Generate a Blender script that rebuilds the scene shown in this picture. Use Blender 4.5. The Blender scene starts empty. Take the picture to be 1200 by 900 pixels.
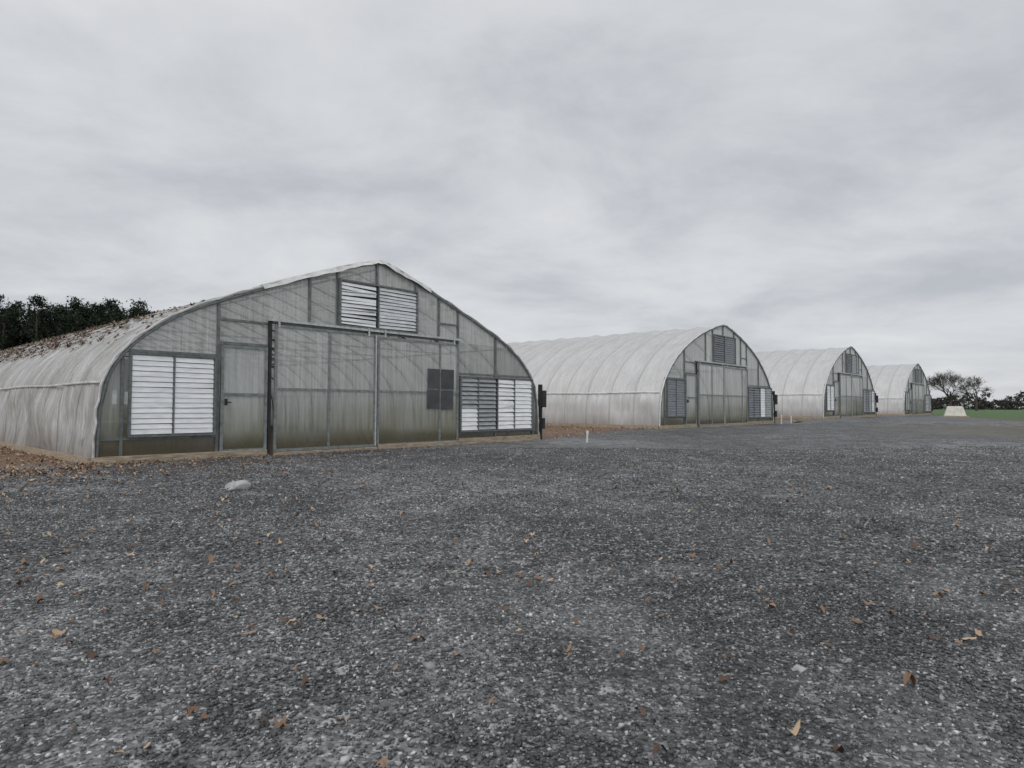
import bpy, math, random
import numpy as np
from mathutils import Vector, Matrix
random.seed(7); rng=np.random.default_rng(11)
scene=bpy.context.scene
col=scene.collection
TH=.7318
SN,CS=math.sin(TH),math.cos(TH)
GX,GY=-7.606,11.853

# ------------------------------------------------------------ terrain
def sstep(a,b,x):
    t=np.clip((x-a)/(b-a),0,1); return t*t*(3-2*t)
def ground_z(x,y):
    p=(x-GX)*SN+(y-GY)*CS
    z=.177*sstep(13.5,19.5,p)+.205*sstep(33,38.5,p)
    n=.012*np.sin(x*.9+1.3*np.sin(y*.37))*np.sin(y*.8+.7)+.008*np.sin(x*2.3+y*1.1)
    return z+n*.6-.01
def side_s(x,y): return -(x-GX)*CS+(y-GY)*SN

# ------------------------------------------------------------ node helpers
def newmat(name):
    m=bpy.data.materials.new(name); m.use_nodes=True
    nt=m.node_tree; nt.nodes.clear()
    return m,nt
class N:
    def __init__(s,nt,flat=False): s.nt=nt; s.flat=flat
    def node(s,t,**k):
        n=s.nt.nodes.new(t)
        for a,b in k.items(): setattr(n,a,b)
        return n
    def L(s,a,b): s.nt.links.new(a,b)
    def put(s,sock,v):
        if isinstance(v,bpy.types.NodeSocket): s.L(v,sock)
        elif v is not None:
            if isinstance(v,(tuple,list)) and len(v)==3 and sock.type=='RGBA': v=(*v,1)
            sock.default_value=v
    def m(s,op,a,b=None,c=None,clamp=False):
        n=s.node('ShaderNodeMath',operation=op); n.use_clamp=clamp
        s.put(n.inputs[0],a)
        if b is not None: s.put(n.inputs[1],b)
        if c is not None: s.put(n.inputs[2],c)
        return n.outputs[0]
    def mix(s,f,a,b,blend='MIX'):
        n=s.node('ShaderNodeMix',data_type='RGBA',blend_type=blend)
        s.put(n.inputs[0],f); s.put(n.inputs[6],a); s.put(n.inputs[7],b)
        return n.outputs[2]
    def noise(s,vec,scale,detail=4,rough=.55,dist=0):
        n=s.node('ShaderNodeTexNoise')
        if s.flat: n.noise_dimensions='2D'
        s.put(n.inputs['Vector'],vec)
        n.inputs['Scale'].default_value=scale;n.inputs['Detail'].default_value=detail
        n.inputs['Roughness'].default_value=rough;n.inputs['Distortion'].default_value=dist
        return n.outputs[0]
    def ramp(s,f,*st):
        n=s.node('ShaderNodeValToRGB'); s.put(n.inputs[0],f)
        e=n.color_ramp.elements
        while len(e)<len(st): e.new(.5)
        for i,(p,c) in enumerate(st):
            e[i].position=p
            e[i].color=(*c,1) if isinstance(c,(tuple,list)) else (c,c,c,1)
        return n.outputs[0]
    def rng(s,f,a,b,c=0,d=1):
        n=s.node('ShaderNodeMapRange'); s.put(n.inputs[0],f)
        for i,v in enumerate((a,b,c,d)): n.inputs[i+1].default_value=v
        return n.outputs[0]
    def obj(s): return s.node('ShaderNodeTexCoord').outputs['Object']
    def scale(s,v,sc):
        n=s.node('ShaderNodeMapping'); s.put(n.inputs[0],v); n.inputs['Scale'].default_value=sc
        return n.outputs[0]
    def bump(s,h,st,d):
        n=s.node('ShaderNodeBump'); s.put(n.inputs['Height'],h); n.inputs['Strength'].default_value=st; n.inputs['Distance'].default_value=d
        return n.outputs[0]
    def bsdf(s,color,rough=.8,normal=None,spec=.3,metal=0):
        n=s.node('ShaderNodeBsdfPrincipled'); s.put(n.inputs['Base Color'],color); s.put(n.inputs['Roughness'],rough)
        n.inputs['Specular IOR Level'].default_value=spec; n.inputs['Metallic'].default_value=metal
        if normal is not None: s.L(normal,n.inputs['Normal'])
        return n.outputs[0]
    def out(s,sh):
        o=s.node('ShaderNodeOutputMaterial'); s.L(sh,o.inputs[0])
    def mixsh(s,f,a,b):
        n=s.node('ShaderNodeMixShader'); s.put(n.inputs[0],f); s.L(a,n.inputs[1]); s.L(b,n.inputs[2]); return n.outputs[0]

def simple(name,c,rough=.7,var=.2,scale=6,metal=0,spec=.3,stretch=(1,1,1)):
    m,nt=newmat(name); n=N(nt)
    v=n.scale(n.obj(),stretch)
    f=n.noise(v,scale,3,.6)
    lo=tuple(x*(1-var) for x in c); hi=tuple(min(1,x*(1+var)) for x in c)
    cc=n.ramp(f,(.3,lo),(.7,hi))
    n.out(n.bsdf(cc,rough,None,spec,metal))
    return m

# --- ground material
def ground_mat():
    m,nt=newmat('gravel_ground'); n=N(nt,True)
    P=n.obj(); sep=n.node('ShaderNodeSeparateXYZ'); n.L(P,sep.inputs[0]); x,y=sep.outputs[0],sep.outputs[1]
    def vor(sc):
        v=n.node('ShaderNodeTexVoronoi',voronoi_dimensions='2D'); n.L(P,v.inputs['Vector']); v.inputs['Scale'].default_value=sc
        s2=n.node('ShaderNodeSeparateColor'); n.L(v.outputs['Color'],s2.inputs[0])
        return v.outputs['Distance'],s2.outputs[0],s2.outputs[1]
    d1,r1,g1=vor(56); d2,r2,g2=vor(19)
    big=n.noise(P,.28,4,.6,.4); mid=n.noise(P,1.7,4,.65)
    stone=n.ramp(r1,(0,(.036,.037,.039)),(.5,(.100,.103,.107)),(.85,(.20,.204,.21)),(1,(.53,.535,.54)))
    stone2=n.ramp(r2,(0,(.046,.047,.049)),(.6,(.12,.122,.126)),(1,(.46,.465,.47)))
    pick=n.m('GREATER_THAN',g2,.7)
    c=n.mix(pick,stone,stone2)
    gap=n.rng(d1,.3,.75,1,.35)
    c=n.mix(1,c,gap,'MULTIPLY')
    dust=n.ramp(n.m('ADD',n.m('MULTIPLY',big,.4),n.m('MULTIPLY',mid,.6)),(.45,0),(.59,1))
    c=n.mix(n.m('MULTIPLY',dust,.45),c,n.mix(r1,(.145,.148,.153),(.41,.413,.417)))
    tone=n.ramp(n.noise(P,.11,3,.6,.8),(.35,.8),(.65,1.18))
    c=n.mix(1,c,tone,'MULTIPLY')
    dx=n.m('SUBTRACT',x,23); dy=n.m('SUBTRACT',y,24)
    rr=n.m('ADD',n.m('MULTIPLY',n.m('MULTIPLY',dx,dx),1/90),n.m('MULTIPLY',n.m('MULTIPLY',dy,dy),1/110))
    bp=n.rng(n.m('ADD',rr,n.m('MULTIPLY',mid,1.2)),1.6,.8)
    leafn=n.noise(P,14,4,.75)
    c=n.mix(n.m('MULTIPLY',bp,.62),c,n.mix(leafn,(.065,.058,.036),(.19,.165,.10)))
    s=n.m('ADD',n.m('MULTIPLY',n.m('SUBTRACT',x,GX),-CS),n.m('MULTIPLY',n.m('SUBTRACT',y,GY),SN))
    s=n.m('ADD',s,n.m('MULTIPLY',n.m('SUBTRACT',mid,.5),2.6))
    em=n.rng(s,-.1,1.2)
    earth=n.ramp(leafn,(.3,(.07,.045,.032)),(.5,(.18,.11,.07)),(.68,(.34,.22,.135)))
    c=n.mix(em,c,earth)
    gm=n.rng(s,9,16)
    grass=n.ramp(leafn,(.3,(.03,.05,.018)),(.7,(.085,.10,.04)))
    c=n.mix(gm,c,grass)
    fl=n.m('SUBTRACT',n.m('MULTIPLY',n.m('SUBTRACT',x,26.5),.909),n.m('MULTIPLY',n.m('SUBTRACT',y,33),.417))
    fl=n.m('ADD',fl,n.m('MULTIPLY',n.m('SUBTRACT',mid,.5),2.8))
    fm=n.rng(fl,-.15,.6)
    edge=n.rng(fl,3.2,.2)
    wheat=n.mix(mid,(.045,.10,.022),(.085,.165,.04))
    wheat=n.mix(n.m('MULTIPLY',edge,.75),wheat,n.mix(leafn,(.06,.06,.025),(.17,.14,.07)))
    c=n.mix(fm,c,wheat)
    h=n.m('ADD',n.m('MULTIPLY',n.m('SUBTRACT',1,d1),.7),n.m('MULTIPLY',r1,.5))
    n.out(n.bsdf(c,.68,n.bump(h,.7,.012),.4))
    return m
def stone_mat():
    m,nt=newmat('gravel_stone'); n=N(nt,True)
    a=n.node('ShaderNodeAttribute',attribute_name='tone').outputs['Fac']
    P=n.obj()
    c=n.ramp(a,(0,(.036,.037,.039)),(.45,(.100,.103,.107)),(.78,(.21,.214,.22)),(.92,(.39,.395,.40)),(1,(.72,.71,.69)))
    c=n.mix(n.m('MULTIPLY',n.noise(P,200,2,.7),.35),c,(.095,.098,.102))
    tone=n.ramp(n.m('ADD',n.m('MULTIPLY',n.noise(P,.28,4,.6,.4),.4),n.m('MULTIPLY',n.noise(P,1.7,4,.65),.6)),(.43,.8),(.60,1.35))
    c=n.mix(1,c,tone,'MULTIPLY')
    n.out(n.bsdf(c,.42,None,.5))
    return m
def leaf_mat(name='dead_leaf',dark=1.0):
    m,nt=newmat(name); n=N(nt)
    a=n.node('ShaderNodeAttribute',attribute_name='tone').outputs['Fac']
    c=n.ramp(a,(0,(.08*dark,.05*dark,.035*dark)),(.35,(.20*dark,.115*dark,.07*dark)),(.7,(.35*dark,.225*dark,.14*dark)),(1,(.56*dark,.42*dark,.28*dark)))
    n.out(n.bsdf(c,.6,None,.35))
    return m
def film_mat(name,dirty):
    m,nt=newmat(name); n=N(nt)
    P=n.obj(); sep=n.node('ShaderNodeSeparateXYZ'); n.L(P,sep.inputs[0]); x,y,z=sep.outputs
    streak=n.noise(n.scale(P,(1,3.0,.6)),1.6,4,.6,.5)
    blot=n.noise(P,.6,4,.6,.4)
    hi=(.96,.96,.96) if not dirty else (.91,.91,.90)
    lo=(.87,.87,.865) if not dirty else (.64,.635,.62)
    c=n.mix(n.ramp(streak,(.38,0),(.6,1)),lo,hi)
    c=n.mix(n.ramp(blot,(.4,.45 if dirty else .15),(.62,0)),c,(.56,.55,.52))
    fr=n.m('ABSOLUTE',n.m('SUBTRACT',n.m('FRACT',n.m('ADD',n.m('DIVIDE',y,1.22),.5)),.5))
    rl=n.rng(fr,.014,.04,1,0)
    c=n.mix(n.m('MULTIPLY',rl,.45 if not dirty else .6),c,(.42,.42,.41))  # shade of hoops showing through the film, painted in as darker lines
    mud=n.rng(n.m('SUBTRACT',z,n.m('MULTIPLY',streak,.7)),.25,-.35)
    c=n.mix(n.m('MULTIPLY',mud,.6),c,(.25,.2,.15))
    if dirty:
        sp=n.noise(n.scale(P,(1,.7,1)),5,4,.75,.4)
        top=n.rng(z,2.2,3.0)
        lit=n.m('MULTIPLY',n.ramp(sp,(.53,0),(.60,1)),top)
        c=n.mix(n.m('MULTIPLY',lit,.8),c,(.12,.085,.06))
    cre=n.noise(n.scale(P,(1.4,5,.35)),1.3,3,.6,1.5)
    nm=n.bump(cre,.9 if dirty else .5,.16)
    b=n.bsdf(c,.23,nm,.65)
    t=n.node('ShaderNodeBsdfTranslucent'); n.L(c,t.inputs[0])
    n.out(n.mixsh(.30,b,t.outputs[0]))
    return m
def poly_mat(name,green=0.):
    m,nt=newmat(name); n=N(nt)
    P=n.obj(); sep=n.node('ShaderNodeSeparateXYZ'); n.L(P,sep.inputs[0]); x,y,z=sep.outputs
    a=n.node('ShaderNodeAttribute',attribute_name='tone').outputs['Fac']
    st=n.noise(n.scale(P,(5,1,.22)),2.6,5,.65,.2)
    bl=n.noise(n.scale(P,(1,1,.5)),.8,3,.55,.3)
    c=n.mix(n.ramp(st,(.35,0),(.65,1)),(.74,.77,.75),(.95,.96,.95))
    g=n.rng(n.m('ADD',z,n.m('MULTIPLY',n.m('SUBTRACT',bl,.5),2.2)),1.45,.15)
    c=n.mix(n.m('MULTIPLY',g,n.rng(st,.3,.7,.95,.7)),c,(.27,.26,.125))
    mud=n.rng(n.m('SUBTRACT',z,n.m('MULTIPLY',st,.7)),.15,-.15)
    c=n.mix(n.m('MULTIPLY',mud,.75),c,(.12,.11,.06))
    tn=n.rng(a,0,1,.72,1.14)
    c=n.mix(1,c,tn,'MULTIPLY')
    w=n.node('ShaderNodeTexWave',bands_direction='X'); n.L(P,w.inputs[0]); w.inputs['Scale'].default_value=14
    c=n.mix(n.m('MULTIPLY',w.outputs['Fac'],.08),c,(.35,.36,.34))
    b=n.bsdf(c,.06,None,1.0)
    t=n.node('ShaderNodeBsdfTranslucent'); n.L(c,t.inputs[0])
    s1=n.mixsh(.25,b,t.outputs[0])
    tr=n.node('ShaderNodeBsdfTransparent'); tr.inputs[0].default_value=(.95,.97,.95,1)
    op=n.m('ADD',n.rng(st,.3,.7,.60,.36),n.rng(a,0,1,.06,-.10))
    op=n.m('MULTIPLY',op,n.rng(g,0,1,1,.72))
    n.out(n.mixsh(op,s1,tr.outputs[0]))
    return m
def foliage(name,lo,hi):
    m,nt=newmat(name); n=N(nt)
    a=n.node('ShaderNodeAttribute',attribute_name='tone').outputs['Fac']
    n.out(n.bsdf(n.ramp(a,(0,lo),(1,hi)),.7,None,.2)); return m

M={}
M['ground']=ground_mat(); M['stone']=stone_mat(); M['leaf']=leaf_mat(); M['rleaf']=leaf_mat('roof_leaf',.5)
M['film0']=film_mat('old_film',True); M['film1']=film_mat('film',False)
M['poly']=poly_mat('polycarbonate')
M['frame']=simple('galvanised_frame',(.19,.205,.205),.5,.3,9,.3)
M['dframe']=simple('door_frame_metal',(.26,.28,.28),.5,.3,9,.3)
M['black']=simple('black_post',(.035,.037,.04),.5,.3)
M['rail']=simple('rail_metal',(.58,.59,.58),.4,.25,9,.3)
M['wood']=simple('sill_wood',(.40,.33,.25),.85,.45,7,0,.2,(.6,4,6))
M['hoop']=simple('hoop_steel',(.20,.20,.20),.5,.2)
M['dark']=simple('vent_dark',(.05,.055,.06),.6,.3)
M['white']=simple('louvre_white',(.88,.89,.90),.25,.14,4,.5,.5,(1,1,5))
M['pale']=simple('louvre_pale',(.68,.70,.71),.25,.2,4,.5,.5,(1,1,5))
M['grey']=simple('louvre_grey',(.38,.395,.40),.35,.25,4,.3,.4,(1,1,5))
M['grey2']=simple('louvre_slate',(.24,.255,.28),.4,.25,4,.2,.4,(1,1,5))
M['patch']=simple('dark_panel',(.085,.09,.095),.3,.25,3)
M['lime']=simple('limestone',(.42,.43,.43),.8,.3,14)
M['pvc']=simple('pvc',(.75,.75,.72),.4,.08)
M['conc']=simple('pale_concrete',(.74,.72,.66),.8,.15,3)
M['bark']=simple('bark',(.085,.075,.065),.9,.3,3)
M['lip']=simple('film_edge',(.62,.62,.61),.4,.3,3)
M['lipw']=simple('film_edge_white',(.80,.80,.79),.4,.25,3)
M['pine']=foliage('pine_needles',(.010,.017,.011),(.042,.055,.032))
M['tl']=foliage('distant_twigs',(.04,.042,.038),(.10,.095,.08))

# ------------------------------------------------------------ mesh helpers
def mkobj(name,verts,faces,mat,parent=None,tone=None,smooth=False):
    me=bpy.data.meshes.new(name); me.from_pydata([tuple(v) for v in verts],[],faces)
    if tone is not None:
        at=me.attributes.new('tone','FLOAT','POINT'); at.data.foreach_set('value',np.asarray(tone,dtype=np.float32))
    if not isinstance(mat,(list,tuple)): mat=[mat]
    for x in mat: me.materials.append(x)
    if smooth: me.polygons.foreach_set('use_smooth',[True]*len(me.polygons))
    me.update()
    o=bpy.data.objects.new(name,me); col.objects.link(o)
    if parent is not None: o.parent=parent
    return o
def fastmesh(name,V,Fc,mat,tone,parent=None):
    me=bpy.data.meshes.new(name); k=Fc.shape[1]
    me.vertices.add(len(V)); me.vertices.foreach_set('co',V.astype(np.float32).ravel())
    me.loops.add(Fc.size); me.loops.foreach_set('vertex_index',Fc.astype(np.int32).ravel())
    me.polygons.add(len(Fc)); me.polygons.foreach_set('loop_start',np.arange(0,Fc.size,k,dtype=np.int32))
    at=me.attributes.new('tone','FLOAT','POINT'); at.data.foreach_set('value',tone.astype(np.float32))
    me.materials.append(mat); me.update(calc_edges=True)
    o=bpy.data.objects.new(name,me); col.objects.link(o)
    if parent is not None: o.parent=parent
    return o
class MB:
    def __init__(s): s.v=[];s.f=[]
    def box(s,x0,x1,y0,y1,z0,z1):
        b=len(s.v)
        s.v+=[(x0,y0,z0),(x1,y0,z0),(x1,y1,z0),(x0,y1,z0),(x0,y0,z1),(x1,y0,z1),(x1,y1,z1),(x0,y1,z1)]
        s.f+=[tuple(b+i for i in q) for q in ((3,2,1,0),(4,5,6,7),(0,1,5,4),(1,2,6,5),(2,3,7,6),(3,0,4,7))]
    def slat(s,x0,x1,yc,zc,w,t,ang,sk=0,tw=0):
        b=len(s.v)
        for xx,dz,an in ((x0,0,ang),(x1,sk,ang+tw)):
            c,sn=math.cos(an),math.sin(an)
            for a,e in ((-w/2,-t/2),(w/2,-t/2),(w/2,t/2),(-w/2,t/2)):
                s.v.append((xx,yc+e*c+a*sn,zc+dz+a*c-e*sn))
        s.f+=[tuple(b+i for i in q) for q in ((0,1,2,3),(7,6,5,4),(0,4,5,1),(1,5,6,2),(2,6,7,3),(3,7,4,0))]
    def tube(s,pts,r,n=6):
        b=len(s.v); P=[Vector(p) for p in pts]
        for i,p in enumerate(P):
            d=(P[min(i+1,len(P)-1)]-P[max(i-1,0)]).normalized()
            a=d.cross(Vector((0,1,0)));
            if a.length<.1: a=d.cross(Vector((1,0,0)))
            a.normalize(); c=d.cross(a)
            for k in range(n):
                t=2*math.pi*k/n; s.v.append(tuple(p+(a*math.cos(t)+c*math.sin(t))*r))
        for i in range(len(P)-1):
            for k in range(n):
                s.f.append((b+i*n+k,b+i*n+(k+1)%n,b+(i+1)*n+(k+1)%n,b+(i+1)*n+k))
        s.f.append(tuple(b+k for k in range(n))[::-1]); s.f.append(tuple(b+(len(P)-1)*n+k for k in range(n)))
    def make(s,name,mat,parent=None,bev=0):
        o=mkobj(name,s.v,s.f,mat,parent)
        if bev:
            m=o.modifiers.new('bevel','BEVEL'); m.width=bev; m.segments=1; m.limit_method='ANGLE'
        return o

# ------------------------------------------------------------ greenhouse
W=12.6
PA=[(0,0),(.02,.6),(.06,1.15),(.2,1.7),(.5,2.17),(1.0,2.62),(1.6,3.0),(2.4,3.36),(3.4,3.76),(4.4,4.14),(5.3,4.46),(6.0,4.68),(6.3,4.74)]
PB=[(0,0),(.03,.7),(.12,1.3),(.4,1.95),(.9,2.52),(1.5,3.02),(2.2,3.47),(3.0,3.87),(3.9,4.23),(4.8,4.52),(5.7,4.76),(6.3,4.86)]
def dense(P,k=4):
    full=P+[(W-u,z) for u,z in P[-2::-1]]
    pts=[]
    A=[np.array(p,float) for p in full]; A=[2*A[0]-A[1]]+A+[2*A[-1]-A[-2]]
    for i in range(1,len(A)-2):
        for j in range(k):
            t=j/k; a,b,c,d=A[i-1],A[i],A[i+1],A[i+2]
            pts.append(.5*((2*b)+(-a+c)*t+(2*a-5*b+4*c-d)*t*t+(-a+3*b-3*c+d)*t**3))
    pts.append(A[-2]); return np.array(pts)

def greenhouse(name,loc,prof,length,film,detail,vcols,seed):
    R=random.Random(seed); nr=np.random.default_rng(seed)
    e=bpy.data.objects.new(name,None); col.objects.link(e); e.empty_display_size=1
    e.location=loc; e.rotation_euler=(0,0,math.pi/2-TH)
    D=dense(prof)
    zp=lambda u: float(np.interp(u,D[:,0],D[:,1]))
    T=np.gradient(D,axis=0); Nn=np.stack([-T[:,1],T[:,0]],1); Nn/=np.linalg.norm(Nn,axis=1)[:,None]
    arc=np.concatenate([[0],np.cumsum(np.linalg.norm(np.diff(D,axis=0),axis=1))]); tot=arc[-1]
    ss=[-.07]+list(np.arange(0,length+.01,1.22/12))
    ss=np.array(ss); ni=len(D); V=np.zeros((len(ss),ni,3))
    edge=np.minimum(arc,tot-arc)
    for i,s in enumerate(ss):
        ph=abs(math.sin(math.pi*max(s,0)/1.22))
        bay=int(max(s,0)/1.22)
        rb=np.random.default_rng(seed*100+bay); amp=.045+.04*rb.random(); sk=.03+.08*rb.random(); f=rb.random()*6
        low=np.clip((1.9-edge)/.8,0,1)
        off=-amp*ph**.7*(1-low)+low*ph*(sk*np.sin(edge*3+f)+.035*np.sin(s*17+f+edge*1.5))
        off+=.008*np.sin(s*7.3+arc*2.1)+.006*np.sin(s*13.1-arc*3.7)
        off+=.02
        V[i,:,0]=D[:,0]+Nn[:,0]*off; V[i,:,2]=D[:,1]+Nn[:,1]*off; V[i,:,1]=s
    V[:,0,2]-=.06;V[:,-1,2]-=.06
    F=[(i*ni+j,i*ni+j+1,(i+1)*ni+j+1,(i+1)*ni+j) for i in range(len(ss)-1) for j in range(ni-1)]
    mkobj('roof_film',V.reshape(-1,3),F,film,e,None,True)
    b=MB(); wob=[.03+.012*math.sin(i*1.7+seed)+.012*R.random() for i in range(ni)]
    b.tube([(p[0]+q[0]*w,-.05+.01*math.sin(i*2.3),p[1]+q[1]*w) for i,(p,q,w) in enumerate(zip(D,Nn,wob))],.022,6)
    b.make('film_edge_roll',M['lip'] if detail else M['lipw'],e)
    if detail:
        v=[];f=[]
        for j in range(ni-1):
            if 3.0<D[j,0]<8.2:
                for t,(yy,dn) in enumerate(((.25,.055),(-.06,.075),(-.10,-.015-.05*R.random()))):
                    v.append((D[j,0]+Nn[j,0]*dn,yy,D[j,1]+Nn[j,1]*(dn+.012*R.uniform(-1,1))))
        nn=len(v)//3
        for j in range(nn-1):
            for t in range(2): f.append((j*3+t,j*3+t+1,(j+1)*3+t+1,(j+1)*3+t))
        mkobj('ridge_film_flap',v,f,M['lipw'],e)
    k=int(np.argmin(abs(D[:len(D)//2,1]-1.5))); b=MB()
    for sx,ux in ((-1,D[k,0]-.05),(1,W-D[k,0]+.05)):
        b.tube([(ux+.006*math.sin(s*3)*sx,s,1.5+.012*math.sin(s*1.3)) for s in np.arange(.05,length,.61)],.024,6)
    b.make('side_roll_bars',M['lip'] if detail else M['lipw'],e)
    b=MB()
    for s in np.arange(1.22,length,1.22):
        b.tube([(p[0]-q[0]*.08,s,p[1]-q[1]*.08) for p,q in zip(D[::2],Nn[::2])],.03,5)
    for u in (1.6,6.3,11.0): b.tube([(u,.1,zp(u)-.15),(u,length-.1,zp(u)-.15)],.025,5)
    for s in np.arange(1.22*2,length,2.44): b.tube([(1.6,s,2.8),(11.0,s,2.8)],.025,5)
    b.make('hoops',M['hoop'],e)
    mull=[.02,2.2,3.33,4.3,5.05,6.2,7.47,8.3,9.03,10.6,W-.02]
    def wall(nm,y):
        v=[];f=[];tn=[]
        cuts=[.12,.42,2.0,2.9,9]
        for a,c in zip(mull[:-1],mull[1:]):
            for z0,z1 in zip(cuts[:-1],cuts[1:]):
                if nm[0]=='f' and 3.3<a<9 and z1<=2.9: continue
                us=np.linspace(a,c,9); tone=nr.random()*.8+.1
                if z0>=2.9: tone=tone*.6+.4
                bb=len(v)
                for u in us:
                    t=max(z0,min(z1,zp(u)-.01)); v+= [(u,y,z0),(u,y,t)]; tn+=[tone,tone]
                for k in range(8):
                    if v[bb+2*k+1][2]>z0+.001 or v[bb+2*k+3][2]>z0+.001:
                        f.append((bb+2*k,bb+2*k+2,bb+2*k+3,bb+2*k+1))
        return mkobj(nm,v,f,M['poly'],e,tn)
    wall('front_wall_panels',0); wall('rear_wall_panels',length)
    b=MB()
    for u in mull[1:-1]:
        z0=2.96 if 3.4<u<9.0 else .12
        if u==3.33: continue
        b.box(u-.028,u+.028,-.04,.04,z0,zp(u)-.03)
    b.box(.5,2.17,-.034,.034,2.09,2.14); b.box(.05,2.17,-.034,.034,.42,.47)
    b.box(2.23,3.27,-.034,.034,2.86,2.91); b.box(2.23,3.27,-.034,.034,2.36,2.42)
    b.box(9.06,12.15,-.034,.034,1.99,2.04); b.box(9.06,12.5,-.034,.034,.28,.33)
    b.box(8.33,9.0,-.034,.034,3.36,3.41)
    b.box(3.4,9.0,-.034,.034,2.90,2.955)
    b.box(12.33,12.39,-.04,.04,.12,1.5)
    b.box(.40,.45,-.038,.038,.12,zp(.43)-.08)
    b.make('wall_frame',M['frame'],e)
    b=MB(); b.tube([(p[0]-q[0]*.025,-.045,p[1]-q[1]*.025) for p,q in zip(D,Nn)],.028,6)
    b.make('arch_trim',M['frame'],e)
    b=MB(); b.box(3.30,3.36,-.07,.05,.0,2.98); b.make('door_post',M['black'],e)
    b=MB(); b.box(3.25,9.1,-.115,-.06,2.945,3.0)
    for u in (3.5,5.9,6.4,8.8): b.box(u-.022,u+.022,-.13,-.118,2.82,3.02)
    b.make('sliding_door_rail',M['rail'],e)
    for nm,u0,u1,um,yy,zt in (('sliding_door_a',3.42,6.14,4.8,-.085,2.88),('sliding_door_b',6.19,9.0,8.3,-.075,2.84)):
        v=[];f=[];tn=[]
        for a,c in ((u0,um),(um,u1)):
            for z0,z1 in ((.1,1.45),(1.45,zt)):
                bb=len(v); v+=[(a,yy,z0),(c,yy,z0),(c,yy,z1),(a,yy,z1)]; f.append((bb,bb+1,bb+2,bb+3)); t=nr.random()*.6+(.0 if z0<1 else .4); tn+=[t]*4
        mkobj(nm+'_panel',v,f,M['poly'],e,tn)
        b=MB(); y0,y1=yy-.022,yy+.02
        b.box(u0,u0+.06,y0,y1,.06,zt); b.box(u1-.06,u1,y0,y1,.06,zt); b.box(um-.028,um+.028,y0,y1,.122,zt-.062)
        for z in (.06,zt-.06): b.box(u0+.062,u1-.062,y0+.003,y1-.003,z,z+.06)
        b.box(u0+.062,um-.03,y0+.003,y1-.003,1.42,1.475); b.box(um+.03,u1-.062,y0+.003,y1-.003,1.42,1.475)
        b.make(nm+'_frame',M['dframe'],e)
        if nm[-1]=='a':
            b=MB(); b.box(u1-.03,u1+.01,yy-.034,yy-.024,.08,zt-.02); b.make('door_edge_strip',M['rail'],e)
    v=[(2.27,-.05,.12),(3.25,-.05,.12),(3.25,-.05,2.33),(2.27,-.05,2.33)]
    mkobj('door_panel',v,[(0,1,2,3)],M['poly'],e,[.55]*4)
    b=MB()
    b.box(2.25,2.31,-.075,-.03,.1,2.35); b.box(3.21,3.27,-.075,-.03,.1,2.35)
    for z in (.1,1.28,2.29): b.box(2.312,3.208,-.072,-.033,z,z+.06)
    b.make('door_frame',M['dframe'],e)
    b=MB(); b.box(2.33,2.37,-.13,-.076,1.08,1.22); b.box(2.345,2.45,-.14,-.132,1.13,1.155); b.make('door_handle',M['black'],e)
    if detail:
        b=MB(); b.box(7.82,8.27,-.112,-.102,1.0,1.53);b.box(7.84,8.27,-.113,-.103,1.55,2.1); b.box(8.33,8.78,-.112,-.102,.98,1.52); b.box(8.33,8.8,-.112,-.102,1.54,2.1); b.make('dark_window_patch',M['patch'],e)
    def vent(cols_,z0,z1,n,nm):
        back=MB(); fr=MB()
        U0=cols_[0][0];U1=cols_[-1][1]
        back.box(U0+.02,U1-.02,-.055,-.045,z0+.02,z1-.02)
        fr.box(U0-.03,U0+.012,-.12,-.044,z0-.03,z1+.03); fr.box(U1-.012,U1+.03,-.12,-.044,z0-.03,z1+.03)
        fr.box(U0+.014,U1-.014,-.117,-.044,z0-.03,z0+.01); fr.box(U0+.014,U1-.014,-.117,-.044,z1-.01,z1+.03)
        for (a,c,mt,ang,mess) in cols_:
            if a>U0: fr.box(a-.014,a+.014,-.115,-.056,z0+.012,z1-.012)
            b=MB(); lo=MB(); step=(z1-z0-.04)/n
            for i in range(n):
                zc=z0+.02+step*(i+.5)
                an=ang+R.uniform(-1,1)*(.05+mess*.35)
                tgt=lo if (mt=='split' and i<5) else b
                tgt.slat(a+.02,c-.02,-.087,zc+R.uniform(-1,1)*mess*.012,step*.93,.006,(.22 if tgt is lo else an),R.uniform(-1,1)*mess*.05,R.uniform(-1,1)*mess*.4)
            b.make(nm+'_slats',M['grey' if mt=='split' else mt],e)
            if lo.v: lo.make(nm+'_slats_low',M['white'],e)
        back.make(nm+'_back',M['dark'],e); fr.make(nm+'_frame',M['frame'],e)
    c=vcols
    vent([(.55,1.32,c[0],.2,.14),(1.32,2.11,c[0],.18,.14)],.5,2.05,15,'side_vent')
    vent([(5.08,6.14,c[1],.45,1.2 if detail else .1),(6.2,7.45,c[2],.25,.4 if detail else .1)],3.03,4.12 if detail else 4.3,12,'gable_vent')
    vent([(9.1,9.8,c[3],.4,.1),(9.8,10.57,c[4],.45,.1),(10.63,11.4,c[5],.25,.35 if detail else .1),(11.4,12.25,c[6],.25,.2)],.36,1.92,12,'side_vent_far')
    b=MB(); b.box(-.05,3.28,-.09,-.001,-.06,.125); b.box(3.4,6.15,-.16,-.12,-.06,.05); b.box(6.2,9.0,-.15,-.11,-.06,.10); b.box(9.05,W+.08,-.09,-.002,-.06,.16)
    b.box(-.12,.3,-.2,-.1,-.06,.07)
    b.make('front_sill_boards',M['wood'],e,.006)
    b=MB(); b.box(-.10,-.055,0,length,-.08,.12); b.box(W+.055,W+.10,0,length,-.08,.12); b.make('side_base_boards',M['wood'],e)
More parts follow.
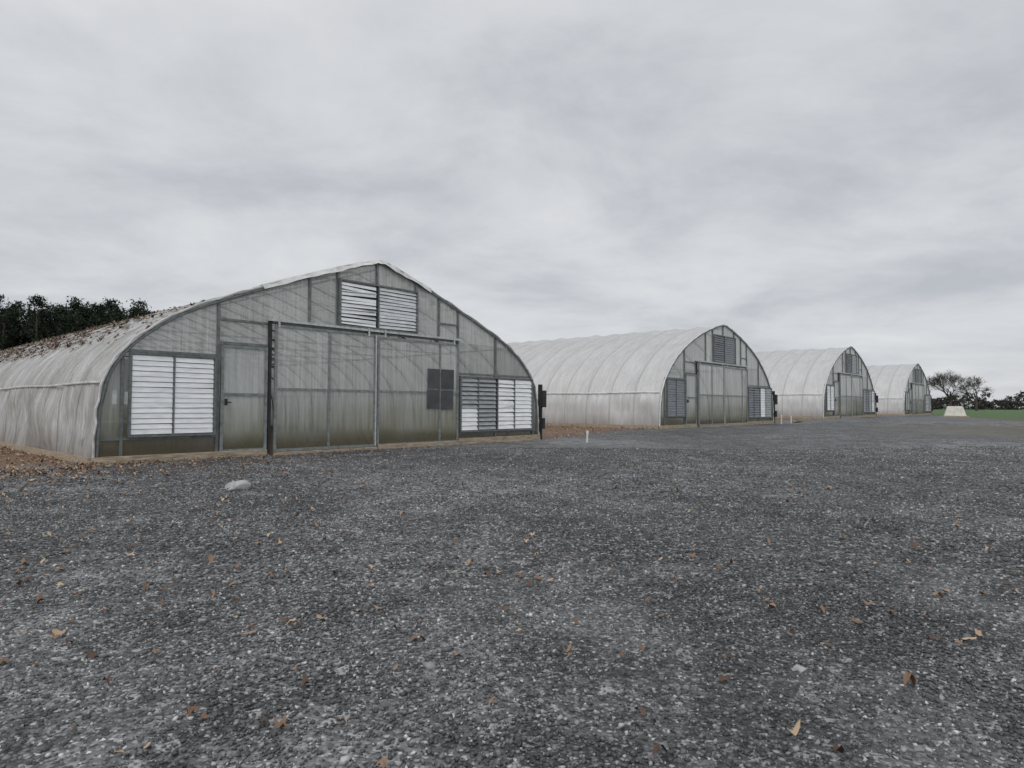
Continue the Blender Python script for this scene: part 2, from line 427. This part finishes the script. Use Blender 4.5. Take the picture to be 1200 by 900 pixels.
    b=MB(); b.box(W+.12,W+.18,-.1,.06,0,1.8); b.box(W+.06,W+.24,-.22,-.102,1.05,1.6); b.box(W+.1,W+.2,-.2,-.102,.35,.7)
    b.make('control_box',M['black'],e,.01)
    return e,D,zp

loc=[(GX,GY,0),(6.058,26.734,.177),(19.12,39.938,.385),(34.228,56.766,.377)]
g1,D1,zp1=greenhouse('greenhouse',loc[0],PA,29.28,M['film0'],True,['white','white','pale','split','grey','white','white'],3)
g2,_,_=greenhouse('greenhouse',loc[1],PB,29.28,M['film1'],False,['grey2','grey2','grey2','grey2','grey2','white','grey'],5)
g3,_,_=greenhouse('greenhouse',loc[2],PB,29.28,M['film1'],False,['white','grey2','grey','grey','grey2','grey','white'],6)
g4,_,_=greenhouse('greenhouse',loc[3],PB,29.28,M['film1'],False,['grey','grey2','grey2','grey2','white','grey','grey'],8)

# ------------------------------------------------------------ ground sheet
def axis(a,b,near0,near1,st):
    mid=list(np.arange(near0,near1+st,st)); out=mid[:]
    d=st;x=near1
    while x<b: d*=1.35; x+=d; out.append(x)
    d=st;x=near0
    while x>a: d*=1.35; x-=d; out.insert(0,x)
    return np.array(out)
xs=axis(-2500,2500,-25,70,.7); ys=axis(-2500,2500,-6,75,.7)
X,Y=np.meshgrid(xs,ys,indexing='ij'); Zg=ground_z(X,Y)
far=sstep(120,300,np.hypot(X,Y)); Zg=Zg*(1-far)+.3*far
V=np.stack([X,Y,Zg],-1).reshape(-1,3); ny=len(ys)
i,j=np.meshgrid(np.arange(len(xs)-1),np.arange(ny-1),indexing='ij')
a=(i*ny+j).ravel(); Fq=np.stack([a,a+ny,a+ny+1,a+1],1)
go=fastmesh('ground',V,Fq,M['ground'],np.zeros(len(V))); go.data.polygons.foreach_set('use_smooth',np.ones(len(Fq),dtype=bool))

# ------------------------------------------------------------ gravel stones
def rotm(n,tilt=1.):
    q=rng.normal(size=(n,4)); q/=np.linalg.norm(q,axis=1)[:,None]
    w,x,y,z=q.T
    return np.stack([1-2*(y*y+z*z),2*(x*y-z*w),2*(x*z+y*w),2*(x*y+z*w),1-2*(x*x+z*z),2*(y*z-x*w),2*(x*z-y*w),2*(y*z+x*w),1-2*(x*x+y*y)],1).reshape(n,3,3)
def wedge(n,y0,y1):
    y=np.sqrt(rng.random(n)*(y1**2-y0**2)+y0**2); x=(rng.random(n)*2-1)*(y*.95+1.2)
    k=side_s(x,y)<-.25
    return x[k],y[k]
px=[];py=[];pr=[]
for n,y0,y1,r0,r1 in ((80000,1.2,4,.004,.0125),(84000,4,8,.006,.016),(70000,8,17,.010,.021),(900,1.2,12,.014,.028)):
    x,y=wedge(n,y0,y1); px.append(x);py.append(y);pr.append(r0+(r1-r0)*rng.random(len(x))**1.8)
px=np.concatenate(px);py=np.concatenate(py);pr=np.concatenate(pr);n=len(px)
o8=np.array([(1,0,0),(-1,0,0),(0,1,0),(0,-1,0),(0,0,1),(0,0,-1)],float)
v=o8[None]*(1+.45*(rng.random((n,6,1))-.5)) + .55*(rng.random((n,6,3))-.5)
v=v*(rng.random((n,1,3))*.85+.5)
v=np.einsum('nij,nkj->nki',rotm(n),v)*pr[:,None,None]; v[:,:,2]*=.75
c=np.stack([px,py,ground_z(px,py)+pr*.25],1)
v=v+c[:,None,:]
f8=np.array([(0,2,4),(2,1,4),(1,3,4),(3,0,4),(2,0,5),(1,2,5),(3,1,5),(0,3,5)])
Fs=(f8[None]+6*np.arange(n)[:,None,None]).reshape(-1,3)
tone=rng.random(n)**1.15
fastmesh('gravel',v.reshape(-1,3),Fs,M['stone'],np.repeat(tone,6))

# ------------------------------------------------------------ leaves
def leaves(name,P,size,mat,parent=None,slope=None,flat=.2):
    n=len(P); k=11
    ang=np.linspace(0,2*math.pi,k-1,endpoint=False)
    lob=rng.random(n)<.35
    r=np.where(lob[:,None],np.where(np.arange(k-1)%2==0,1,.5)[None],(.36+.64*np.abs(np.cos(ang))**1.3)[None]) *(.85+.3*rng.random((n,k-1)))
    lx=r*np.cos(ang)*size[:,None]; ly=r*np.sin(ang)*size[:,None]*.85
    cu=rng.normal(size=(n,2))*.7
    lz=(cu[:,:1]*lx**2+cu[:,1:]*ly**2)/(size[:,None]) + rng.normal(size=(n,k-1))*.09*size[:,None]
    L=np.zeros((n,k,3)); L[:,1:,0]=lx;L[:,1:,1]=ly;L[:,1:,2]=lz
    a=rng.random(n)*2*math.pi; tx=rng.normal(size=n)*flat; ty=rng.normal(size=n)*flat
    if slope is not None: ty=ty-slope
    ca,sa=np.cos(a),np.sin(a)
    x=L[:,:,0]*ca[:,None]-L[:,:,1]*sa[:,None]; y=L[:,:,0]*sa[:,None]+L[:,:,1]*ca[:,None]
    z=L[:,:,2]+x*-np.sin(ty)[:,None]+y*np.sin(tx)[:,None]
    if slope is None: z-=np.minimum(z.min(axis=1),0)[:,None]*.6
    Vv=np.stack([x,y,z],-1)+P[:,None,:]
    fa=np.array([(0,i,i%(k-1)+1) for i in range(1,k)])
    Ff=(fa[None]+k*np.arange(n)[:,None,None]).reshape(-1,3)
    return fastmesh(name,Vv.reshape(-1,3),Ff,mat,np.repeat(rng.random(n),k),parent)
LX=[];LY=[];LS=[]
x,y=wedge(700,1.4,16); LX.append(x);LY.append(y);LS.append(.013+.026*rng.random(len(x))**1.3)
x,y=wedge(190,1.9,5.5); LX.append(x);LY.append(y);LS.append(.013+.027*rng.random(len(x))**1.4)
x,y=wedge(8000,2,15); k=rng.random(len(x))<np.clip((-x/y)*1.1-.03,0,1)*.6; LX.append(x[k]);LY.append(y[k]);LS.append(.012+.024*rng.random(k.sum())**1.3)
def loc2w(u,s): return GX+u*SN-s*CS, GY+u*CS+s*SN
def band(n,u,s,a,b):
    x,y=loc2w(u,s); LX.append(x);LY.append(y);LS.append(a+(b-a)*rng.random(n))
n=2600; band(n,-np.abs(rng.normal(size=n))*1.9-.1,rng.random(n)*20-1.5,.018,.045)
n=1900; band(n,rng.normal(size=n)*2.6-1.7,-np.abs(rng.normal(size=n))*1.3-.15,.015,.04)
n=700; band(n,13.2+rng.random(n)*7,rng.random(n)**1.3*12-.2,.025,.06)
n=220; band(n,rng.random(n)*12.6,-.2-np.abs(rng.normal(size=n))*.5,.015,.035)
LX=np.concatenate(LX);LY=np.concatenate(LY);LS=np.concatenate(LS)
dist=np.hypot(LX,LY)
leaves('fallen_leaves',np.stack([LX,LY,ground_z(LX,LY)+.011+.0014*np.minimum(dist,10)],1),LS,M['leaf'])
n=3400
bay=rng.integers(0,22,n)*1.22+.61; s=bay+rng.normal(size=n)*.33; u=.7+np.abs(rng.normal(size=n))*1.6
k=(s>.6)&(u<5.6); s=s[k];u=u[k]
k=rng.random(len(s))<np.clip((s-.6)/7,.12,1); s=s[k];u=u[k]
z=np.interp(u,D1[:,0],D1[:,1]); sl=np.interp(u,D1[1:,0],np.diff(D1[:,1])/np.maximum(np.diff(D1[:,0]),1e-3))
leaves('roof_leaves',np.stack([u,s,z+.015],1),.03+.05*rng.random(len(u)),M['rleaf'],g1,np.arctan(sl),.12)

# ------------------------------------------------------------ small objects
import bmesh
def rock(name,x,y,r,mat,sc,seed=3):
    bm=bmesh.new(); bmesh.ops.create_icosphere(bm,subdivisions=3,radius=1)
    R=random.Random(seed); pl=[(Vector((R.uniform(-1,1),R.uniform(-1,1),R.uniform(-.3,1))).normalized(),R.uniform(.42,.72)) for _ in range(9)]
    for v in bm.verts:
        for nn,d in pl:
            t=v.co.dot(nn)
            if t>d: v.co-=nn*(t-d)
        v.co+=Vector((R.uniform(-1,1),R.uniform(-1,1),R.uniform(-1,1)))*.018
        v.co=Vector((v.co.x*sc[0],v.co.y*sc[1],v.co.z*sc[2]))*r
    me=bpy.data.meshes.new(name); bm.to_mesh(me); bm.free(); me.materials.append(mat)
    o=bpy.data.objects.new(name,me); col.objects.link(o); o.location=(x,y,float(ground_z(x,y))+r*sc[2]*.35); o.rotation_euler=(0,0,.5)
    return o
rock('limestone_rock',-3.62,8.55,.2,M['lime'],(1,.75,.6),12)
rock('limestone_rock',1.22,2.78,.04,M['lime'],(1,.8,.5),5)
def pipe(x,y,h):
    b=MB(); zz=float(ground_z(x,y))
    b.tube([(0,0,0),(0.005,0,h*.55),(.01,0,h)],.03,10); b.tube([(.01,0,h-.06),(.01,0,h+.05)],.04,10)
    o=b.make('pvc_pipe',M['pvc']); o.location=(x,y,zz-.05)
pipe(2.28,19.7,.36); pipe(14.6,35.2,.5); pipe(15.6,36.3,.42)
b=MB(); b.box(-1.7,1.6,-.1,.1,0,.1); b.box(-1.2,1.9,-.06,.12,.103,.2); b.box(-1.5,-1.3,-.5,.5,.203,.24)
o=b.make('timber_boards',M['wood'],None,.008); o.location=(17.0,38.0,float(ground_z(17.0,38.0))-.01); o.rotation_euler=(0,0,math.pi/2-TH+.05)
z0=float(ground_z(34.8,51))
vv=[(-.75,-.4,0),(.75,-.4,0),(.75,.4,0),(-.75,.4,0),(-.5,-.25,.85),(.5,-.25,.85),(.5,.25,.85),(-.5,.25,.85)]
blk=mkobj('concrete_block',vv,[(3,2,1,0),(4,5,6,7),(0,1,5,4),(1,2,6,5),(2,3,7,6),(3,0,4,7)],M['conc'])
bv=blk.modifiers.new('b','BEVEL'); bv.width=.06; bv.segments=3
blk.location=(34.8,51,z0-.02); blk.rotation_euler=(0,0,-.5)
b=MB(); b.tube([(-.12,0,.8),(-.1,0,.95),(0,0,1.0),(.1,0,.95),(.12,0,.8)],.02,6); b.make('lifting_loop',M['black'],blk)
b=MB(); b.box(-.9,.9,-.5,-.42,-.02,.1); b.box(-.9,.9,.42,.5,-.02,.1); b.make('timber_skids',M['wood'],blk)

# ------------------------------------------------------------ trees
def tufts(cx,cy,z0,h,r,ntuft,nper,size,base=.35,pw=2.2,tp=.8):
    t=rng.random(ntuft)**.85; zz=base+(1-base)*t
    rad=r*np.where(t<.3,.75+.8*t,1.0*(1-((t-.3)/.7)**pw*tp))
    rad*=.55+.6*rng.random(ntuft)
    a=rng.random(ntuft)*2*math.pi
    C=np.stack([cx+np.cos(a)*rad*rng.random(ntuft)**.4,cy+np.sin(a)*rad*rng.random(ntuft)**.4,z0+zz*h],1)
    tr=r*.22*(1-.35*t)[:,None,None]
    P=C[:,None,:]+rng.normal(size=(ntuft,nper,3))*np.array([1,1,.55])*tr
    P=P.reshape(-1,3); n=len(P)
    T=P[:,None,:]+rng.normal(size=(n,3,3))*size
    tn=np.clip(.25+.5*np.repeat(rng.random(ntuft),nper)*.7+(P[:,2]-np.repeat(C[:,2],nper))/(r*.22)*.2+rng.normal(size=n)*.12,0,1)
    return T.reshape(-1,3),np.repeat(tn,3)
Vs=[];Ts=[];tb=MB()
for i in range(290):
    X0=-155+i*.45+rng.normal()*.7; row=i%4; Y0=90+rng.normal()*3+row*6
    h=(14.9+rng.normal()*.85)*(1+row*.055)-np.clip((X0/Y0+.72)*7,0,1.0)
    T_,tn=tufts(X0,Y0,0,h,2.4+rng.random()*.9,80,24,.14,.22,1.7,.85); Vs.append(T_);Ts.append(tn)
    tb.tube([(X0,Y0,0),(X0+rng.normal()*.2,Y0,h*.5),(X0,Y0,h*.85)],.17,5)
Vv=np.concatenate(Vs); pf=fastmesh('pine_forest',Vv,np.arange(len(Vv)).reshape(-1,3),M['pine'],np.concatenate(Ts))
tb.make('pine_trunks',M['bark'],pf)
Vs=[];Ts=[]
for i in range(260):
    X0=118+i*1.25+rng.normal()*1; Y0=262+rng.normal()*8
    h=4.8+rng.normal()*.7+(1.8 if rng.random()<.2 else 0)
    T_,tn=tufts(X0,Y0,0,h,2.6,20,16,.28,.02); Vs.append(T_);Ts.append(tn)
Vv=np.concatenate(Vs); fastmesh('distant_treeline',Vv,np.arange(len(Vv)).reshape(-1,3),M['tl'],np.concatenate(Ts))

def bare_tree(name,x,y,h,seed,spread):
    R=random.Random(seed); b=MB()
    def br(p,d,L,r,lv):
        q=p+d*L; mid=p+d*L*.5+Vector((R.uniform(-1,1),R.uniform(-1,1),0))*L*.06
        V0=len(b.v)
        n=6 if lv<2 else 3
        rr=[r,r*.82,r*.62]
        ax=d.cross(Vector((.3,.9,.1))).normalized(); ay=d.cross(ax)
        for c,ra in zip((p,mid,q),rr):
            for k in range(n):
                t=2*math.pi*k/n; b.v.append(tuple(c+(ax*math.cos(t)+ay*math.sin(t))*ra))
        for i in range(2):
            for k in range(n): b.f.append((V0+i*n+k,V0+i*n+(k+1)%n,V0+(i+1)*n+(k+1)%n,V0+(i+1)*n+k))
        if lv>=7: return
        for _ in range(3 if lv<5 else 2+(R.random()<.5)):
            nd=(d+Vector((R.gauss(0,1),R.gauss(0,1),R.gauss(.12,.6)))*spread).normalized()
            st=p+(q-p)*R.uniform(.45,1)
            br(st,nd,L*R.uniform(.7,.88),max(r*.52,.016),lv+1)
    br(Vector((0,0,-.1)),Vector((0,0,1)),h*.28,h*.03,0)
    zmax=max(v[2] for v in b.v); s=h/zmax
    b.v=[(v[0]*s,v[1]*s,v[2]*s) for v in b.v]
    o=b.make(name,M['bark']); o.location=(x,y,float(.3)); return o
bare_tree('bare_tree',101.5,150,10.0,14,.45)
bare_tree('bare_tree',109.5,153,8.6,9,.5)

# ------------------------------------------------------------ world
w=bpy.data.worlds.new('World'); scene.world=w; w.use_nodes=True; nt=w.node_tree; nt.nodes.clear(); n=N(nt)
SE,SR=math.radians(48),math.radians(200)
sky=n.node('ShaderNodeTexSky',sky_type='NISHITA'); sky.sun_disc=False; sky.sun_elevation=SE; sky.sun_rotation=SR
b1=n.node('ShaderNodeBackground'); n.L(sky.outputs[0],b1.inputs[0]); b1.inputs[1].default_value=.07
tc=n.node('ShaderNodeTexCoord').outputs['Generated']
sp=n.node('ShaderNodeSeparateXYZ'); n.L(tc,sp.inputs[0])
zc=n.m('ADD',n.m('MAXIMUM',sp.outputs[2],0),.22)
cb=n.node('ShaderNodeCombineXYZ'); n.L(n.m('DIVIDE',sp.outputs[0],zc),cb.inputs[0]); n.L(n.m('DIVIDE',sp.outputs[1],zc),cb.inputs[1]); cb.inputs[2].default_value=3.7
v=cb.outputs[0]
cl=n.noise(n.scale(v,(1,1.1,1)),1.4,7,.6,.25)
cc=n.ramp(cl,(.32,(.465,.482,.518)),(.5,(.58,.595,.622)),(.67,(.675,.685,.70)))
b2=n.node('ShaderNodeBackground'); n.L(cc,b2.inputs[0]); b2.inputs[1].default_value=1.10
o=n.node('ShaderNodeOutputWorld'); n.L(n.mixsh(.93,b1.outputs[0],b2.outputs[0]),o.inputs[0])
sl=bpy.data.lights.new('sun','SUN'); sl.energy=1.0; sl.angle=math.radians(30); sl.color=(1,.97,.93)
so=bpy.data.objects.new('sun',sl); col.objects.link(so)
d=Vector((math.sin(SR)*math.cos(SE),math.cos(SR)*math.cos(SE),math.sin(SE)))
so.rotation_euler=d.to_track_quat('Z','Y').to_euler(); so.location=d*50

# ------------------------------------------------------------ camera
cd=bpy.data.cameras.new('camera'); cd.sensor_width=36; cd.lens=760.33/1200*36; cd.clip_end=6000; cd.clip_start=.05
co=bpy.data.objects.new('camera',cd); col.objects.link(co); scene.camera=co
co.matrix_world=Matrix.Translation((0,0,1.1))@Matrix.Rotation(math.pi/2+.0333,4,'X')@Matrix.Rotation(.0043,4,'Z')
scene.view_settings.view_transform='Standard'; scene.view_settings.look='None'; scene.view_settings.exposure=0
